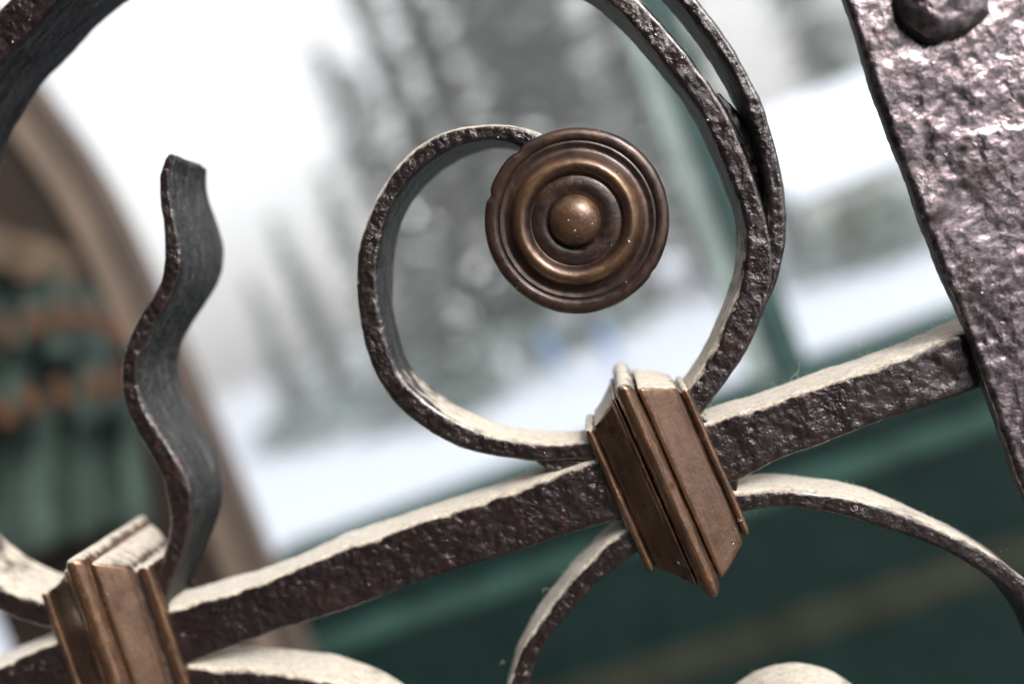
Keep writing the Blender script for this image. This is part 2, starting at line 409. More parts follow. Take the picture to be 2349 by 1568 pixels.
strip("weld", [(1640,215),(1655,240),(1690,310),(1712,370),(1735,450),(1750,530)], [(1652,212),(1686,250),(1738,310),(1754,370),(1764,450),(1768,530)], IRON, gate, y0=.010, depth=.010, rf=.2, amp=.0007)
# wavy tendril rising from the left collar
tendril = strip("wavy_tendril", [(386,349),(374,368),(364,400),(360,440),(368,485),(375,530),(380,575),(373,630),(358,672),(325,712),(305,745),(290,780),(278,814),(272,869),(280,924),(305,979),(335,1034),(368,1094),(382,1144),(388,1204),(380,1249),(365,1299),(352,1335),(335,1380),(316,1430)],
      [(393,352),(388,380),(384,420),(390,460),(400,505),(411,540),(418,580),(416,628),(404,668),(375,712),(350,750),(334,784),(319,812),(312,859),(320,909),(350,969),(395,1034),(427,1086),(442,1136),(442,1194),(426,1257),(405,1309),(388,1345),(376,1392),(358,1448)],
      IRON_BARE, gate, y0=.001, depth=[.025,.031,.037,.038,.036,.034,.033,.031,.029,.028,.027,.026], rf=.25)
zt = max(v.co.z for v in tendril.data.vertices)
for v in tendril.data.vertices:
    k = max(0.0, 1 - (zt - v.co.z)/.012)
    if k > 0:
        v.co.z -= k*(.16*max(0, v.co.y) + .0012*(noise.noise(v.co*450) + noise.noise(v.co*170)) + .0004)
# lower scrolls
strip("lower_scroll", [(1560,1100),(1640,1128),(1710,1129),(1765,1118),(1840,1123),(1915,1133),(1990,1145),(2065,1172),(2140,1204),(2215,1239),(2290,1281),(2349,1324),(2410,1385),(2470,1470),(2500,1570),(2500,1680)],
      [(1560,1160),(1640,1185),(1710,1174),(1750,1166),(1805,1163),(1865,1172),(1940,1184),(2015,1209),(2090,1234),(2165,1261),(2240,1304),(2300,1348),(2352,1402),(2400,1480),(2425,1575),(2425,1680)],
      IRON, gate, depth=.021, rf=.26)
strip("lower_scroll", [(1540,1150),(1480,1185),(1419,1224),(1359,1276),(1309,1331),(1259,1394),(1219,1446),(1189,1504),(1164,1568),(1148,1640),(1140,1720)],
      [(1580,1210),(1520,1240),(1454,1274),(1384,1326),(1324,1394),(1279,1440),(1249,1479),(1229,1524),(1215,1575),(1200,1645),(1192,1720)],
      IRON, gate, depth=.019, rf=.26)
strip("lower_scroll", [(250,1500),(340,1515),(450,1529),(520,1533),(600,1538),(700,1549),(784,1566),(860,1598),(930,1650),(980,1720)],
      [(250,1560),(340,1575),(450,1588),(520,1590),(600,1594),(690,1606),(764,1624),(825,1652),(880,1695),(920,1750)],
      IRON, gate, depth=.020, rf=.26)
arc = [(t, 1) for t in range(200, 345, 12)]
strip("curled_end", [(1850+225*math.cos(R(t)), 1805+225*math.sin(R(t))) for t, _ in arc], [(1850+170*math.cos(R(t)), 1805+170*math.sin(R(t))) for t, _ in arc], IRON, gate, depth=.022, rf=.26)
strip("weld", [(1560,930),(1600,1000),(1640,1090),(1680,1180)], [(1605,945),(1638,978),(1706,1090),(1690,1122)], IRON, gate, y0=.0015, depth=.019, rf=.2, amp=.0006)
strip("weld", [(1225,1050),(1262,1050),(1320,1040),(1400,1030)], [(1228,1060),(1266,1080),(1320,1082),(1400,1080)], IRON, gate, y0=.0024, depth=.017, rf=.2, amp=.0006)
strip("weld", [(330,1360),(372,1425),(415,1530)], [(370,1385),(408,1415),(448,1518)], IRON, gate, y0=.0024, depth=.017, rf=.2, amp=.0006)
# parts of the neighbouring scrolls cut by the frame
strip("scroll", [(-230,1010),(-190,1130),(-130,1235),(-60,1305),(0,1344),(50,1367),(110,1382),(200,1385),(270,1375)],
      [(-300,1020),(-250,1160),(-180,1275),(-90,1358),(0,1404),(50,1427),(120,1447),(200,1450),(270,1440)], IRON, gate, depth=.025, rf=.26)
strip("scroll", [(380,-220),(300,-130),(215,-62),(130,2),(72,68),(0,142),(-60,225),(-110,330),(-140,450)],
      [(330,-290),(235,-190),(150,-115),(60,-45),(-5,20),(-75,90),(-140,185),(-195,300),(-225,440)], IRON, gate, depth=.030, rf=.26)

# ---- bronze rosette
ce = P(1322, 507, 0.0); U = (P(1535, 507, 0.0) - P(1109, 507, 0.0)).length / 2
k_ = U / 213.0
y_ro = -0.001
def knot(t, r):
    g = lambda a, w: math.exp(-(((t - a + math.pi) % (2*math.pi) - math.pi)/w)**2)
    rim = min(1, max(0, (r/U - .8)/.15))
    # hollow where the scroll end meets the rim, nick lower right, hand turned unevenness
    return 1 - rim*(.028*g(R(109), .05) + .030*g(R(142), .045) + .012*g(R(305), .03) ) + rim*.004*math.sin(3*t+.5)
prof = [(150,-70),(205,-66),(212,-58),(213,-30),(212.5,-8),(211,2),(207,9),(201,13),(194,14.5),(187,14),(183,12.5),(181,9.5),(179,9.5),(177,12),(172,11),(164,9),(157,11),(150,18),(143,29),(135,38),(126,42),(117,39),(109,32),(104,25.5),(102,23.5),(100,24.5),(96,26),(88,27.5),(80,28),(72,27.2),(65,25),(60,22.5),(54,21)]
pp, _ = catmull([(a*k_, b*k_, 0) for a, b in prof], 110)
def wear(r):
    r = r/k_
    return .12 + .55*math.exp(-((r-132)/22)**2) + .18*math.exp(-((r-200)/9)**2) + .06*math.exp(-((r-95)/6)**2)
ro = lathe("rosette", [(q[0], q[1]) for q in pp], (ce[0], y_ro, ce[2]), BRONZE, gate, 180, knot, wear)
hammer(ro.data, .00013, .00004, 9)
kp = [(55,18),(57.5,24),(58.5,30),(57.5,37),(53,47),(44,56),(31,63),(16,67),(5,68),(.5,68)]
kp, _ = catmull([(a*k_, b*k_, 0) for a, b in kp], 40)
kn = lathe("knob", [(q[0], q[1]) for q in kp], (ce[0]-2*k_, y_ro, ce[2]+1*k_), BRONZE, ro, 96, None, lambda r: .58)
hammer(kn.data, .00008, .00002, 4)

# ---- copper collars: a moulded strip wrapped round the bundle of bars, mitred at the corners
def sweep(name, prof, org, eu, ev, hw, hh, yf, yb, mat, parent, rc=.0011, base_wear=0.0):
    """prof: (u, h) across the strip; rectangle path in (ev, Y); corners rounded by rc"""
    verts, faces = [], []; ringn = None
    for (u, h) in prof:
        ring = []
        for (sv, sy) in ((1, -1), (-1, -1), (-1, 1), (1, 1)):        # front top, front bottom, back bottom, back top
            v = sv*(hh + h); y = (yf - h) if sy < 0 else (yb + h)
            cv, cy = v - sv*rc, y - sy*rc
            a0 = {(1, -1): 0, (-1, -1): 1, (-1, 1): 2, (1, 1): 3}[(sv, sy)]
            for t in (0, .25, .5, .75, 1):
                a = (a0 + t)*math.pi/2
                ring.append((cv + rc*math.cos(a), cy - rc*math.sin(a)))
        # longer straight runs get extra points so the faces can be hammered
        full = []
        for i, p in enumerate(ring):
            q = ring[(i+1) % len(ring)]; full.append(p)
            L = math.hypot(q[0]-p[0], q[1]-p[1])
            if L > .006:
                for s in range(1, 26): full.append((p[0]+(q[0]-p[0])*s/26, p[1]+(q[1]-p[1])*s/26))
        ringn = len(full)
        for (v, y) in full:
            q = org + eu*u + ev*v; verts.append(Vector((q[0], y, q[2])))
    for i in range(len(prof)-1):
        for j in range(ringn):
            j2 = (j+1) % ringn
            faces.append((i*ringn+j, i*ringn+j2, (i+1)*ringn+j2, (i+1)*ringn+j))
    o = mesh(name, verts, faces, mat, parent)
    hs_ = [h for _, h in prof]; at = o.data.attributes.new("wear", 'FLOAT', 'POINT'); w = []
    for i in range(len(prof)):
        nb = hs_[max(0, i-2):i+3]; loc = (hs_[i] - sum(nb)/len(nb))*1000
        w += [max(0.0, min(1.0, .42 + base_wear + loc*.95))]*ringn
    at.data.foreach_set("value", w)
    hammer(o.data, .00020, .00005, len(COL.objects))
    return o

def collar(TL, TR, BL, BR, label=None, umap=None):
    yf = -.0015
    q = [P(*t, yf) for t in (TL, TR, BL, BR)]
    org = (q[0]+q[1]+q[2]+q[3])/4
    eu = ((q[1]-q[0])+(q[3]-q[2])).normalized(); ev = ((q[0]-q[2])+(q[1]-q[3])).normalized()
    ev = (ev - eu*ev.dot(eu)).normalized()
    w = ((q[1]-q[0]).length + (q[3]-q[2]).length)/2; hh = ((q[0]-q[2]).length + (q[1]-q[3]).length)/4
    mm = .001
    def pr(lst): return [(((float(np.interp(u, *umap)) if umap else u)-.5)*w, (h if h < 2 else 2 + (h-2)*1.36)*mm) for u, h in lst]
    body = [(.005,-3),(.01,.2),(.04,.6),(.095,.7),(.105,1.8),(.115,2.2)] + [(.115+.235*t, 2.2+4.6*t**1.25) for t in np.linspace(.1, 1, 9)] + \
           [(.353,7.2),(.362,7.5),(.378,7.6),(.386,7.2),(.394,6.8),(.41,6.0),(.55,6.0),(.575,6.2),(.585,6.9),(.592,7.5),(.60,7.7)] + \
           [(.60+.295*t, 7.7-4.6*t**1.15) for t in np.linspace(.12, 1, 9)] + [(.900,2.6),(.907,1.7),(.92,.8),(.96,.5),(.99,.2),(.995,-3)]
    c = sweep("collar", pr(body), org, eu, ev, w/2, hh, yf, .0225, COPPER, gate)
    if label: c["label"] = label
    def half_round(a, b, base, top): return pr([(a, base-1.5)] + [((a+b)/2 - (b-a)/2*math.cos(t), base + (top-base)*math.sin(t)**.9) for t in np.linspace(.05, math.pi-.05, 15)] + [(b, base-1.5)])
    sweep("ridge", half_round(.396, .576, 6.6, 10.6), org, eu, ev, w/2, hh, yf, .0225, COPPER, c, rc=.0022, base_wear=.16)
    sweep("edge_bead", half_round(.0, .085, .0, 1.7), org, eu, ev, w/2, hh, yf, .0225, COPPER, c, base_wear=.28)
    sweep("edge_bead", half_round(.922, .995, .2, 1.9), org, eu, ev, w/2, hh, yf, .0225, COPPER, c, base_wear=.28)
    return c, org, eu, ev, w, hh
CR = collar((1345,985), (1590,905), (1478,1312), (1712,1200))
CL = collar((107,1362), (357,1302), (205,1702), (455,1640), None, ((-1, 0, .09, .396, .576, .895, 1, 2), (-1, 0, .085, .455, .645, .835, 1, 2)))

# ------------------------------------------------------------------ green panelled screen behind the gate
def green_screen():
    Y = 1.25
    g = empty("green_timber_screen", tuple(P(1500, 1400, Y)), "dark green panelled timber screen with pale trim lines and a teal post behind the gate", "screen")
    a = P(690, 1240, Y); b = P(2210, 735, Y); ztop = (a.z+b.z)/2
    x0 = P(700, 1490, Y).x; x1 = x0 + 2.4
    z1 = (P(780, 1470, Y).z + P(2270, 950, Y).z)/2; z2 = (P(1350, 1555, Y).z + P(2300, 1312, Y).z)/2
    boxes("panel", [(x0, x1, Y, Y+.04, 0.0, ztop-.03)], GREEN_DARK, g)
    boxes("cap_rail", [(x0, x1, Y-.03, Y+.10, ztop-.03, ztop)], GREEN_MID, g, .006)
    boxes("trim_strip", [(x0, x1, Y-.014, Y-.001, z1-.019, z1+.019)], GREEN_PALE, g, .004)
    boxes("trim_strip", [(x0, x1, Y-.014, Y-.001, z2-.035, z2+.035)], OLIVE, g, .004)
    px = P(1580, 300, Y).x
    boxes("post", [(px-.002, px+.055, Y+.0, Y+.055, ztop+.001, ztop+1.6)], GREEN_MID, g, .004)
    boxes("pale_post_strip", [(px-.045, px-.004, Y+.012, Y+.05, ztop+.001, ztop+1.6)], PALE_WOOD, g, .004)  # pale strip along the left side of the post
green_screen()

# ------------------------------------------------------------------ timber arch on the left
def arch():
    Y = 1.05
    g = empty("timber_arch", tuple(P(300, 1200, Y)), "weathered brown timber arch curving up behind the left tendril", "arch")
    edge = [(x+4, y) for x, y in [(-250,-250),(-120,-80),(0,80),(90,212),(190,350),(275,500),(360,690),(440,870),(520,1060),(600,1255),(690,1480),(800,1760),(960,2160)]]
    def band(name, off0, off1, y0, y1, mat):
        v, f = [], []
        pts, _ = catmull([(*P(x, y, Y), ) for x, y in edge], 60)
        for i, q in enumerate(pts):
            t = pts[min(i+1, 59)] - pts[max(i-1, 0)]; t = t/np.linalg.norm(t); nrm = np.array([-abs(t[2]), 0, -abs(t[0])*1.0]); nrm /= np.linalg.norm(nrm)
            a = q + nrm*off0; b = q + nrm*off1
            for (c, yy) in ((a, y0), (b, y0), (b, y1), (a, y1)): v.append(Vector((c[0], yy, c[2])))
        for i in range(59):
            for j in range(4): f.append((i*4+j, i*4+(j+1) % 4, (i+1)*4+(j+1) % 4, (i+1)*4+j))
        f += [(0, 1, 2, 3), (59*4, 59*4+1, 59*4+2, 59*4+3)]
        mesh(name, v, f, mat, g, smooth=False)
    band("outer_board", 0.0, .034, Y, Y+.03, GREY_WOOD)
    band("shadow_gap_board", .035, .049, Y+.012, Y+.03, DARK_WOOD)
    band("inner_board", .050, .078, Y-.006, Y+.03, TAN_WOOD)
    band("back_panel", .079, .52, Y+.02, Y+.05, DARK_WOOD)
arch()

# ------------------------------------------------------------------ tiered green cloth in front of the arch
def hanging():
    Y = .93
    g = empty("tiered_hanging", tuple(P(60, 1100, Y)), "green tiered cloth hanging with rows of rust orange tassels", "hanging")
    random.seed(3)
    def tier(name, top, bot, mat, bul):
        # top and bottom edges in pixels; folds run down the cloth
        nu, nv = 60, 14; v, f = [], []
        tp, _ = catmull([tuple(P(x, y, Y)) for x, y in top], nu); bp, _ = catmull([tuple(P(x, y, Y)) for x, y in bot], nu)
        for j in range(nv):
            t = j/(nv-1)
            for i in range(nu):
                q = tp[i]*(1-t) + bp[i]*t
                fold = math.sin(i*.62 + bul)*.042*(.4+t) + math.sin(i*.23+bul*2)*.022
                v.append(Vector((q[0], Y - bul*.012 + fold - .03*t, q[2])))
        for j in range(nv-1):
            for i in range(nu-1): f.append((j*nu+i, j*nu+i+1, (j+1)*nu+i+1, (j+1)*nu+i))
        o = mesh(name, v, f, mat, g)
        md = o.modifiers.new("thickness", 'SOLIDIFY'); md.thickness = .006
        return o
    tier("collar_band", [(-140,530),(-40,512),(60,528),(130,548),(175,580)], [(-150,610),(-40,590),(60,606),(130,622),(195,650)], CLOTH_TAN, 4)
    tier("cloth_tier", [(-150,585),(-40,570),(60,585),(150,610),(215,660)], [(-150,800),(-40,780),(80,770),(180,770),(285,800)], CLOTH, 3)
    tier("cloth_tier", [(-150,770),(-40,750),(80,745),(180,750),(262,770)], [(-150,1000),(-40,960),(80,940),(200,930),(330,930)], CLOTH, 2)
    tier("cloth_tier", [(-150,965),(-40,925),(80,905),(200,900),(315,905)], [(-120,1330),(0,1290),(120,1240),(250,1190),(385,1180)], CLOTH, 1)
    n0 = 0
    for row, b in (([(-60,775),(20,752),(80,735),(140,722),(200,720),(255,745)], 3), ([(-60,960),(10,940),(70,915),(140,895),(215,880),(270,868),(318,885)], 2)):
        for (x, y) in row:
            c = P(x, y, Y - .115)
            pr_ = [(a*.62, b*.7) for a, b in [(.002, .03), (.010, .026), (.015, .016), (.012, .008), (.019, -.006), (.021, -.030), (.017, -.034), (.002, -.034)]]
            v, f = [], []
            for (r, z) in pr_:
                for s in range(12): v.append(Vector((c.x + r*math.cos(s*math.pi/6), c.y + r*math.sin(s*math.pi/6), c.z + z)))
            for i in range(len(pr_)-1):
                for s in range(12): f.append((i*12+s, i*12+(s+1) % 12, (i+1)*12+(s+1) % 12, (i+1)*12+s))
            f += [tuple(range(12)), tuple((len(pr_)-1)*12+s for s in range(12))]
            mesh("tassel", v, f, TASSEL, g)
hanging()

# ------------------------------------------------------------------ ground
def sheet(name, x0, x1, y0, y1, z, mat, nx=40, ny=40, amp=0.0):
    v, f = [], []
    for j in range(ny+1):
        for i in range(nx+1):
            x = x0+(x1-x0)*i/nx; y = y0+(y1-y0)*j/ny
            v.append((x, y, z + amp*noise.noise(Vector((x*.12, y*.12, 3.3)))))
    for j in range(ny):
        for i in range(nx): f.append((j*(nx+1)+i, j*(nx+1)+i+1, (j+1)*(nx+1)+i+1, (j+1)*(nx+1)+i))
    return tag(mesh(name, v, f, mat), kind="structure")
GZ = -2.75                                                  # the snow lies below the terrace the gate stands on
sheet("snow_ground", -400, 400, -400, 400, GZ, SNOW, 160, 160, .10)
tag(boxes("added_terrace_paving", [(-30, 3.6, -24, 2.2, GZ-.3, 0.0)], PAVING), kind="structure")  # unseen terrace; its dark paving added behind the camera to darken the iron's reflections

# ------------------------------------------------------------------ snowy trees
def ground_at(px, py_unused, dist):
    """ground point seen in column px at a distance (x only; the tree stands on the ground)"""
    p = P(px, 540 + (VPX-px)*math.tan(ROLL), dist)
    return p.x

def conifer(x, y, h, w, label, pale, seed, dens=1.0):
    rnd = random.Random(seed)
    t = empty("conifer_tree", (x, y, GZ), label, "tree", "snowy conifers beyond the screen")
    v, f = [], []
    for k in range(7):
        z = h*.97*k/6; r = .16*h/9*(1-k/6.6)
        for s in range(8): v.append(Vector((x + r*math.cos(s*math.pi/4), y + r*math.sin(s*math.pi/4), z-.15+GZ)))
    for k in range(6):
        for s in range(8): f.append((k*8+s, k*8+(s+1) % 8, (k+1)*8+(s+1) % 8, (k+1)*8+s))
    mesh("trunk", v, f, BARK, t)
    lv, lf, sv, sf = [], [], [], []
    def leaf(V, F, c, a, b):
        i = len(V); V += [c-a-b*.4, c+a*.2-b, c+a, c+a*.1+b]; F.append((i, i+1, i+2, i+3))
    z = h*.10
    while z < h*.99:
        fr = 1 - z/h
        rad = w*(fr**.8)*rnd.uniform(.75, 1.15) + .06
        nb = max(3, int((5 + 5*fr)*dens))
        for b in range(nb):
            if rnd.random() < .14: continue
            az = rnd.uniform(0, 2*math.pi); L = rad*rnd.uniform(.55, 1.12); droop = rnd.uniform(.18, .5)
            d = Vector((math.cos(az), math.sin(az), 0)); sd_ = Vector((-d.y, d.x, 0))
            n = max(4, int(L*4.5))
            for q in range(n):
                u = (q+.6)/n
                c = Vector((x, y, z+GZ)) + d*(L*u) + Vector((0, 0, -droop*L*u*u + rnd.uniform(-.05, .05))) + sd_*rnd.uniform(-.16, .16)*L*(1.1-u)
                s = (.10 + .13*(1-u))*h/8*rnd.uniform(.7, 1.4)
                a = (d*rnd.uniform(.5, 1) + sd_*rnd.uniform(-.8, .8) + Vector((0, 0, rnd.uniform(-.7, .1)))).normalized()*s*1.5
                bb = a.cross(Vector((rnd.uniform(-.4, .4), rnd.uniform(-.4, .4), 1))).normalized()*s*.55
                leaf(lv, lf, c, a, bb)
                if rnd.random() < .06:
                    leaf(sv, sf, c + Vector((0, 0, s*.35)), a*1.0, bb*1.9)
        z += h*.022*rnd.uniform(.8, 1.3)
    mesh("crown", lv, lf, NEEDLE_PALE if pale else NEEDLE, t, smooth=False)
    tag(mesh("snow_load", sv, sf, SNOW_CLUMP, t, smooth=False), kind="stuff")

TREES = [  # base column px, distance, height, half width, pale?
    (1010, 25, 8.0, 1.5, 0, "mid height dark conifer rising just left of the rosette"),
    (1290, 25, 15.5, 2.3, 0, "tallest dark conifer standing directly behind the rosette"),
    (1430, 27, 17.5, 2.3, 0, "tall dark conifer just right of the rosette, beside the teal post"),
    (1180, 26, 14.0, 2.0, 0, "slim dark conifer behind the upper left edge of the rosette"),
    (1085, 28, 12.5, 1.9, 0, "dark conifer whose top blurs above the start of the big scroll"),
    (870, 27, 6.2, 1.8, 1, "frosted pale conifer seen between the tendril and the big scroll"),
    (740, 30, 6.0, 1.9, 1, "short hazy conifer right of the wavy tendril"),
    (960, 31, 11.0, 2.0, 1, "pale frosted conifer whose top shows above the big scroll"),
    (640, 33, 4.6, 1.8, 1, "lowest hazy conifer close behind the wavy tendril"),
    (1360, 31, 20.0, 2.2, 1, "frosted conifer rising highest above the rosette"),
    (1560, 30, 18.0, 2.4, 0, "tall conifer hidden partly behind the teal post"),
    (1660, 34, 19.0, 2.4, 1, "pale tall conifer right behind the rising band"),
    (1960, 30, 14.0, 2.0, 1, "frosted conifer between the outer band and the riveted upright"),
    (2120, 34, 17.0, 2.2, 0, "dark conifer beside the left edge of the riveted upright"),
]
for i, (px, dist, h, w, pale, lab) in enumerate(TREES):
    conifer(ground_at(px, 0, dist*1.55), dist*1.55, h*1.55+2.6, w*1.5, lab, pale, 40+i)

def shrub(px, dist, w, h, label, seed):
    rnd = random.Random(seed); x = ground_at(px, 0, dist); y = dist
    t = empty("snowy_shrub", (x, y, GZ), label, "shrub", "frosted shrubs at the foot of the conifers")
    v, f, lv, lf = [], [], [], []
    for k in range(9):                                   # bare stems fanning out of the snow
        a = rnd.uniform(0, 6.283); tip = Vector((x + math.cos(a)*w*.6, y + math.sin(a)*w*.6, GZ + h*rnd.uniform(.7, 1))); b = len(v); o_ = Vector((x + .1*math.cos(a), y + .1*math.sin(a), GZ-.1))
        for q, r in ((o_, .025), (o_.lerp(tip, .5) + Vector((0, 0, .1)), .016), (tip, .005)):
            for s_ in range(5): v.append(q + Vector((r*math.cos(s_*1.257), r*math.sin(s_*1.257), 0)))
        for i in range(2):
            for s_ in range(5): f.append((b+i*5+s_, b+i*5+(s_+1) % 5, b+(i+1)*5+(s_+1) % 5, b+(i+1)*5+s_))
    for q in range(420):
        a = rnd.uniform(0, 6.283); u = rnd.random(); r = w*math.sqrt(rnd.random())*math.sqrt(max(0, 1-u*u*.9))
        c = Vector((x + r*math.cos(a), y + r*math.sin(a), GZ + u*h)); s_ = rnd.uniform(.10, .24)
        e = Vector((rnd.uniform(-1, 1), rnd.uniform(-1, 1), rnd.uniform(-.6, .6))).normalized()*s_; g_ = e.cross(Vector((rnd.uniform(-1, 1), rnd.uniform(-1, 1), 1))).normalized()*s_*.5
        i = len(lv); lv.extend((c-e-g_*.4, c+e*.2-g_, c+e, c+g_)); lf.append((i, i+1, i+2, i+3))
    mesh("stems", v, f, BARK, t); mesh("foliage", lv, lf, NEEDLE_PALE if seed % 2 else NEEDLE, t, smooth=False)
for i, (px, dist, w, h, lab) in enumerate([
    (960, 20, 1.0, 1.3, "grey frosted shrub inside the left of the big scroll"),
    (1060, 21, 1.2, 1.5, "frosted shrub below the left edge of the rosette"),
    (1180, 23.5, 1.2, 1.3, "dull green shrub just below the rosette, behind the two people"),
    (1330, 24, 1.1, 1.2, "frosted shrub at the right, below the rosette and above the centre collar"),
    (830, 22, 1.1, 1.2, "dull green shrub crossed by the left side of the big scroll"),
    (690, 25, 1.3, 1.1, "frosted shrub midway between the tendril and the big scroll"),
    (590, 27, 1.3, 1.0, "low dull green shrub nearest the tendril"),
    (1850, 20.5, 1.3, 1.3, "frosted shrub in front of the shed, close to the outer band"),
    (1935, 20, 1.2, 1.5, "dull green shrub in front of the middle of the shed wall"),
    (2030, 19.5, 1.3, 1.3, "frosted shrub in front of the shed, close to the riveted upright")]):
    shrub(px, dist*1.5, w*1.6, h*1.6, lab, 70+i)

# ------------------------------------------------------------------ snow covered shed on the right
def shed():
    Y = 34.0
    xa = P(1800, 380, Y).x; xb = xa + 14
    g = empty("snowy_shed", (xa+7, Y+3, GZ), "low grey shed with a thick snow covered roof right of the scroll", "shed")
    zw = P(1900, 420, Y).z; zr = P(1900, 215, Y+3).z
    boxes("wall", [(xa, xb, Y, Y+6, GZ-.2, zw)], PLASTER, g)
    v = [(xa-.4, Y-.5, zw-.12), (xb+.4, Y-.5, zw-.12), (xb+.4, Y+3, zr), (xa-.4, Y+3, zr), (xa-.4, Y+6.5, zw-.12), (xb+.4, Y+6.5, zw-.12)]
    v = v + [(a, b, c+.25) for a, b, c in v]
    mesh("roof", v, [(6,7,8,9), (9,8,11,10), (0,3,2,1), (3,4,5,2), (0,1,7,6), (5,4,10,11), (1,2,8,7), (2,5,11,8), (3,0,6,9), (4,3,9,10)], SNOW, g, smooth=False)
    boxes("door", [(xa+1.2, xa+2.1, Y-.04, Y-.005, GZ, GZ+2.0)], GREY_WOOD, g)
    boxes("shutter", [(xa+3.0, xa+4.0, Y-.04, Y-.005, GZ+.9, GZ+1.9)], PLASTER, g)
shed()

# ------------------------------------------------------------------ people far off in the snow
def person(px, py, coat, cap, label, seed):
    q = P(px, py, 30.0); c0 = Vector(CAM); q = c0 + (q-c0)*((GZ-CAM[2])/(q.z-CAM[2])); x, y = q.x, q.y
    g = empty("person", (x, y, GZ), label, "person", "people far off in the snow")
    J = {"pelvis": (0, 0, .92), "chest": (0, 0, 1.28), "neck": (0, 0, 1.46), "head": (0, -.02, 1.62), "crown": (0, -.01, 1.72),
         "shl": (-.19, 0, 1.40), "ell": (-.25, -.02, 1.13), "hal": (-.24, -.10, .88), "shr": (.19, 0, 1.40), "elr": (.25, -.02, 1.13), "har": (.24, -.10, .88),
         "hil": (-.10, 0, .88), "knl": (-.11, -.03, .48), "anl": (-.11, .02, .08), "tol": (-.12, -.14, .04), "hir": (.10, 0, .88), "knr": (.11, .03, .48), "anr": (.11, .06, .08), "tor": (.12, -.10, .04)}
    rad = {"pelvis": .16, "chest": .17, "neck": .06, "head": .10, "crown": .07, "shl": .075, "shr": .075, "ell": .055, "elr": .055, "hal": .04, "har": .04, "hil": .10, "hir": .10, "knl": .065, "knr": .065, "anl": .05, "anr": .05, "tol": .04, "tor": .04}
    E = [("pelvis", "chest"), ("chest", "neck"), ("neck", "head"), ("head", "crown"), ("chest", "shl"), ("shl", "ell"), ("ell", "hal"), ("chest", "shr"), ("shr", "elr"), ("elr", "har"),
         ("pelvis", "hil"), ("hil", "knl"), ("knl", "anl"), ("anl", "tol"), ("pelvis", "hir"), ("hir", "knr"), ("knr", "anr"), ("anr", "tor")]
    names = list(J); me = bpy.data.meshes.new("body")
    me.from_pydata([Vector(J[k]) + Vector((x, y, GZ)) for k in names], [(names.index(a), names.index(b)) for a, b in E], [])
    o = link("body", me, coat, g)
    sk = o.modifiers.new("skin", 'SKIN'); o.modifiers.new("sub", 'SUBSURF').levels = 1
    if not me.skin_vertices: pass
    for i, k in enumerate(names):
        me.skin_vertices[0].data[i].radius = (rad[k], rad[k]); me.skin_vertices[0].data[i].use_root = (k == "pelvis")
    hv, hf = [], []
    for i in range(7):
        a = i/6*math.pi*.55
        for s in range(14): hv.append(Vector((x + .128*math.sin(a)*math.cos(s*math.pi/7), y + .128*math.sin(a)*math.sin(s*math.pi/7), GZ + 1.64 + .15*math.cos(a))))
    for i in range(6):
        for s in range(14): hf.append((i*14+s, i*14+(s+1) % 14, (i+1)*14+(s+1) % 14, (i+1)*14+s))
    mesh("knitted_cap", hv, hf, cap, g)
def try_people():
    person(1290, 872, COAT_BLUE, COAT_PALE, "person in a blue coat and pale cap below the rosette", 1)
    person(1192, 905, COAT_GREY, COAT_GREY, "person in pale grey clothes left of the blue coated one", 2)
    person(1418, 852, COAT_BLUE, COAT_GREY, "person in a blue coat and grey cap, partly behind the centre collar and rosette", 3)
try_people()

# ------------------------------------------------------------------ lint fibres caught on the dusty tops, and water beads
def fibres():
    rnd = random.Random(11); v, f = [], []
    def hair(p, d, L, r, curl):
        n = 7; pts = [p.copy()]; dr = d.normalized(); ax = Vector((rnd.uniform(-1, 1), rnd.uniform(-1, 1), rnd.uniform(-1, 1))).normalized()
        for i in range(n):
            dr = (Matrix.Rotation(curl/n*rnd.uniform(.4, 1.6), 3, ax) @ dr).normalized(); pts.append(pts[-1] + dr*L/n)
        b = len(v)
        for q in pts:
            for s in range(3): v.append(q + Vector((r*math.cos(s*2.094), r*.7*math.sin(s*2.094+.5), r*math.sin(s*2.094))))
        for i in range(n):
            for s in range(3): f.append((b+i*3+s, b+i*3+(s+1) % 3, b+(i+1)*3+(s+1) % 3, b+(i+1)*3+s))
    # long stray hairs where the photograph shows them
    for (x, y, k) in ((1815,868,4),(1830,862,3),(1790,880,3),(1965,800,3),(2300,1262,4),(2185,735,3),(1640,935,4),(1238,1355,4),(1162,1520,4),(1725,1085,4),(1730,1175,4),(975,1155,3),(1185,1078,3),(755,1225,4),(770,1222,3)):
        for q in range(max(1, k-2)):
            hair(P(x + rnd.uniform(-14, 14), y + rnd.uniform(-5, 5), .012), Vector((rnd.uniform(-1, 1), rnd.uniform(-.5, .3), rnd.uniform(.1, 1))), rnd.uniform(.002, .006), .000035, rnd.uniform(1, 5))
    # short fuzz on everything that faces up
    for o in list(gate.children):
        if o.type != 'MESH' or o.name.startswith(("upright", "rosette", "wavy")): continue
        me = o.data
        for p in me.polygons:
            if p.normal.z > .62 and len(p.vertices) == 4 and rnd.random() < .13:
                c = p.center
                hair(c, Vector((rnd.uniform(-1, 1), rnd.uniform(-1, 1), rnd.uniform(.0, .9))), rnd.uniform(.0008, .0022), .000035, rnd.uniform(.5, 3))
    n = N("lint"); mt = n.done(n.bsdf((.62, .57, .50), .9))
    o = mesh("lint_fibres", v, f, mt, gate); tag(o, kind="stuff")
fibres()

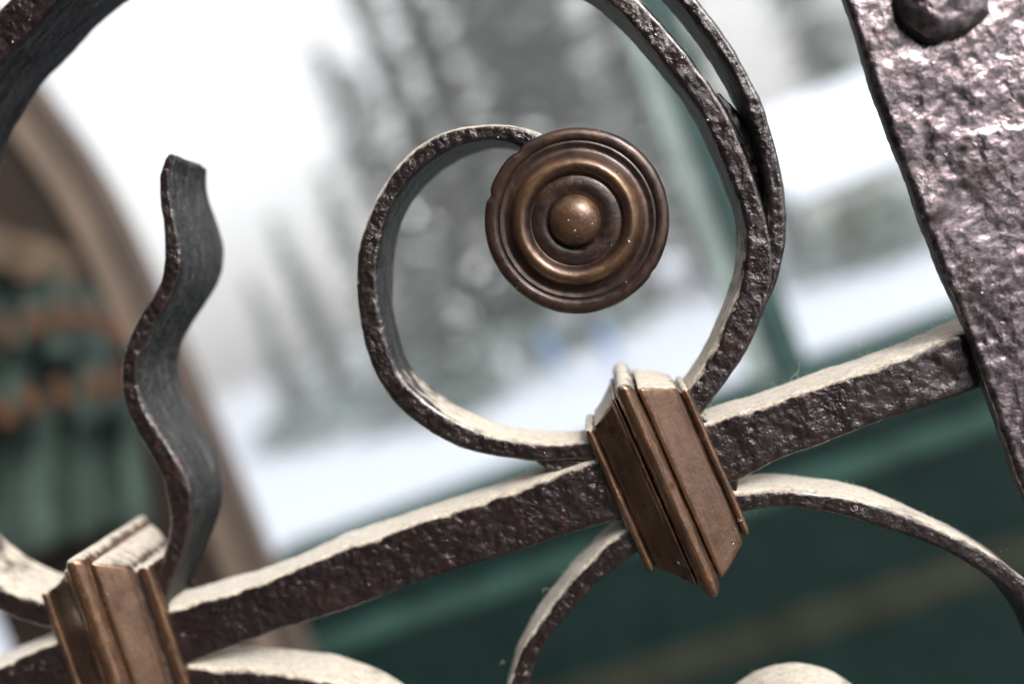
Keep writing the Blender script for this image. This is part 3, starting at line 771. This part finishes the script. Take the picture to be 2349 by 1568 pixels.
def droplets():
    rnd = random.Random(5); v, f = [], []
    dg = bpy.context.evaluated_depsgraph_get() if False else None
    n = N("water"); mt = n.done(n.bsdf((1, 1, 1), .02, Transmission_Weight=1.0, IOR=1.33))
    def bead(c, nrm, r):
        t = nrm.orthogonal().normalized(); b_ = nrm.cross(t); base = len(v)
        for i in range(5):
            a = i/4*math.pi*.5
            for s in range(8):
                v.append(c + t*(r*math.cos(a)*math.cos(s*math.pi/4)) + b_*(r*1.15*math.cos(a)*math.sin(s*math.pi/4)) + nrm*(r*.55*math.sin(a)))
        for i in range(4):
            for s in range(8): f.append((base+i*8+s, base+i*8+(s+1) % 8, base+(i+1)*8+(s+1) % 8, base+(i+1)*8+s))
        f.append(tuple(base+s for s in range(8)))
    for o in list(gate.children_recursive):
        if o.type != 'MESH' or not len(o.data.polygons) or "fibres" in o.name: continue
        pr_ = {"upright_bar": .0018, "collar": .004, "rosette": .0007}.get(o.name.split('.')[0], .0016)
        for p in o.data.polygons:
            if p.normal.y < -.55 and len(p.vertices) == 4 and rnd.random() < pr_:
                bead(p.center + o.matrix_local.translation*0, p.normal, rnd.choice((.00025, .0003, .0004, .0006)))
    o = mesh("water_droplets", v, f, mt, gate); tag(o, kind="stuff")
droplets()

# ------------------------------------------------------------------ winter haze
def haze(dens):
    bm = bmesh.new(); r = bmesh.ops.create_cube(bm, size=1.0)
    bmesh.ops.scale(bm, vec=(830, 830, 42), verts=r['verts']); bmesh.ops.translate(bm, vec=(0, 0, 17), verts=r['verts'])
    me = bpy.data.meshes.new("haze"); bm.to_mesh(me); bm.free()
    mt = bpy.data.materials.new("haze"); mt.use_nodes = True; t = mt.node_tree; t.nodes.clear()
    o_ = t.nodes.new("ShaderNodeOutputMaterial"); v = t.nodes.new("ShaderNodeVolumePrincipled")
    v.inputs["Color"].default_value = (1, 1, 1, 1); v.inputs["Density"].default_value = dens; v.inputs["Anisotropy"].default_value = .2
    t.links.new(v.outputs[0], o_.inputs["Volume"])
    tag(link("haze", me, mt), kind="stuff")
haze(.0044)

# ------------------------------------------------------------------ unseen wood added behind the camera to darken reflections, open to the right
def added_woodland():
    rnd = random.Random(21); v, f = [], []
    for k in range(30):
        az = R(rnd.uniform(174, 292)); d = rnd.uniform(9, 14); x = d*math.sin(az); y = d*math.cos(az); h = rnd.uniform(14, 20)
        for q in range(1800):
            u = rnd.random()**1.5; z = .1 + u*(h-.2); r = (2.4*(1-u)**.8 + .08)*math.sqrt(rnd.random()); a = rnd.uniform(0, 6.283)
            c = Vector((x + r*math.cos(a), y + r*math.sin(a), z - r*.3)); s_ = rnd.uniform(.2, .42)
            e = Vector((math.cos(a), math.sin(a), rnd.uniform(-.8, .1))).normalized()*s_; g_ = e.cross(Vector((rnd.uniform(-.5, .5), rnd.uniform(-.5, .5), 1))).normalized()*s_*.5
            i = len(v); v.extend((c-e-g_*.4, c+e*.2-g_, c+e, c+g_)); f.append((i, i+1, i+2, i+3))
    o = mesh("added_woodland", v, f, NEEDLE, None, smooth=False); tag(o, "unseen dark conifer wood added behind the viewer to darken reflections", "wood", kind="stuff")
added_woodland()
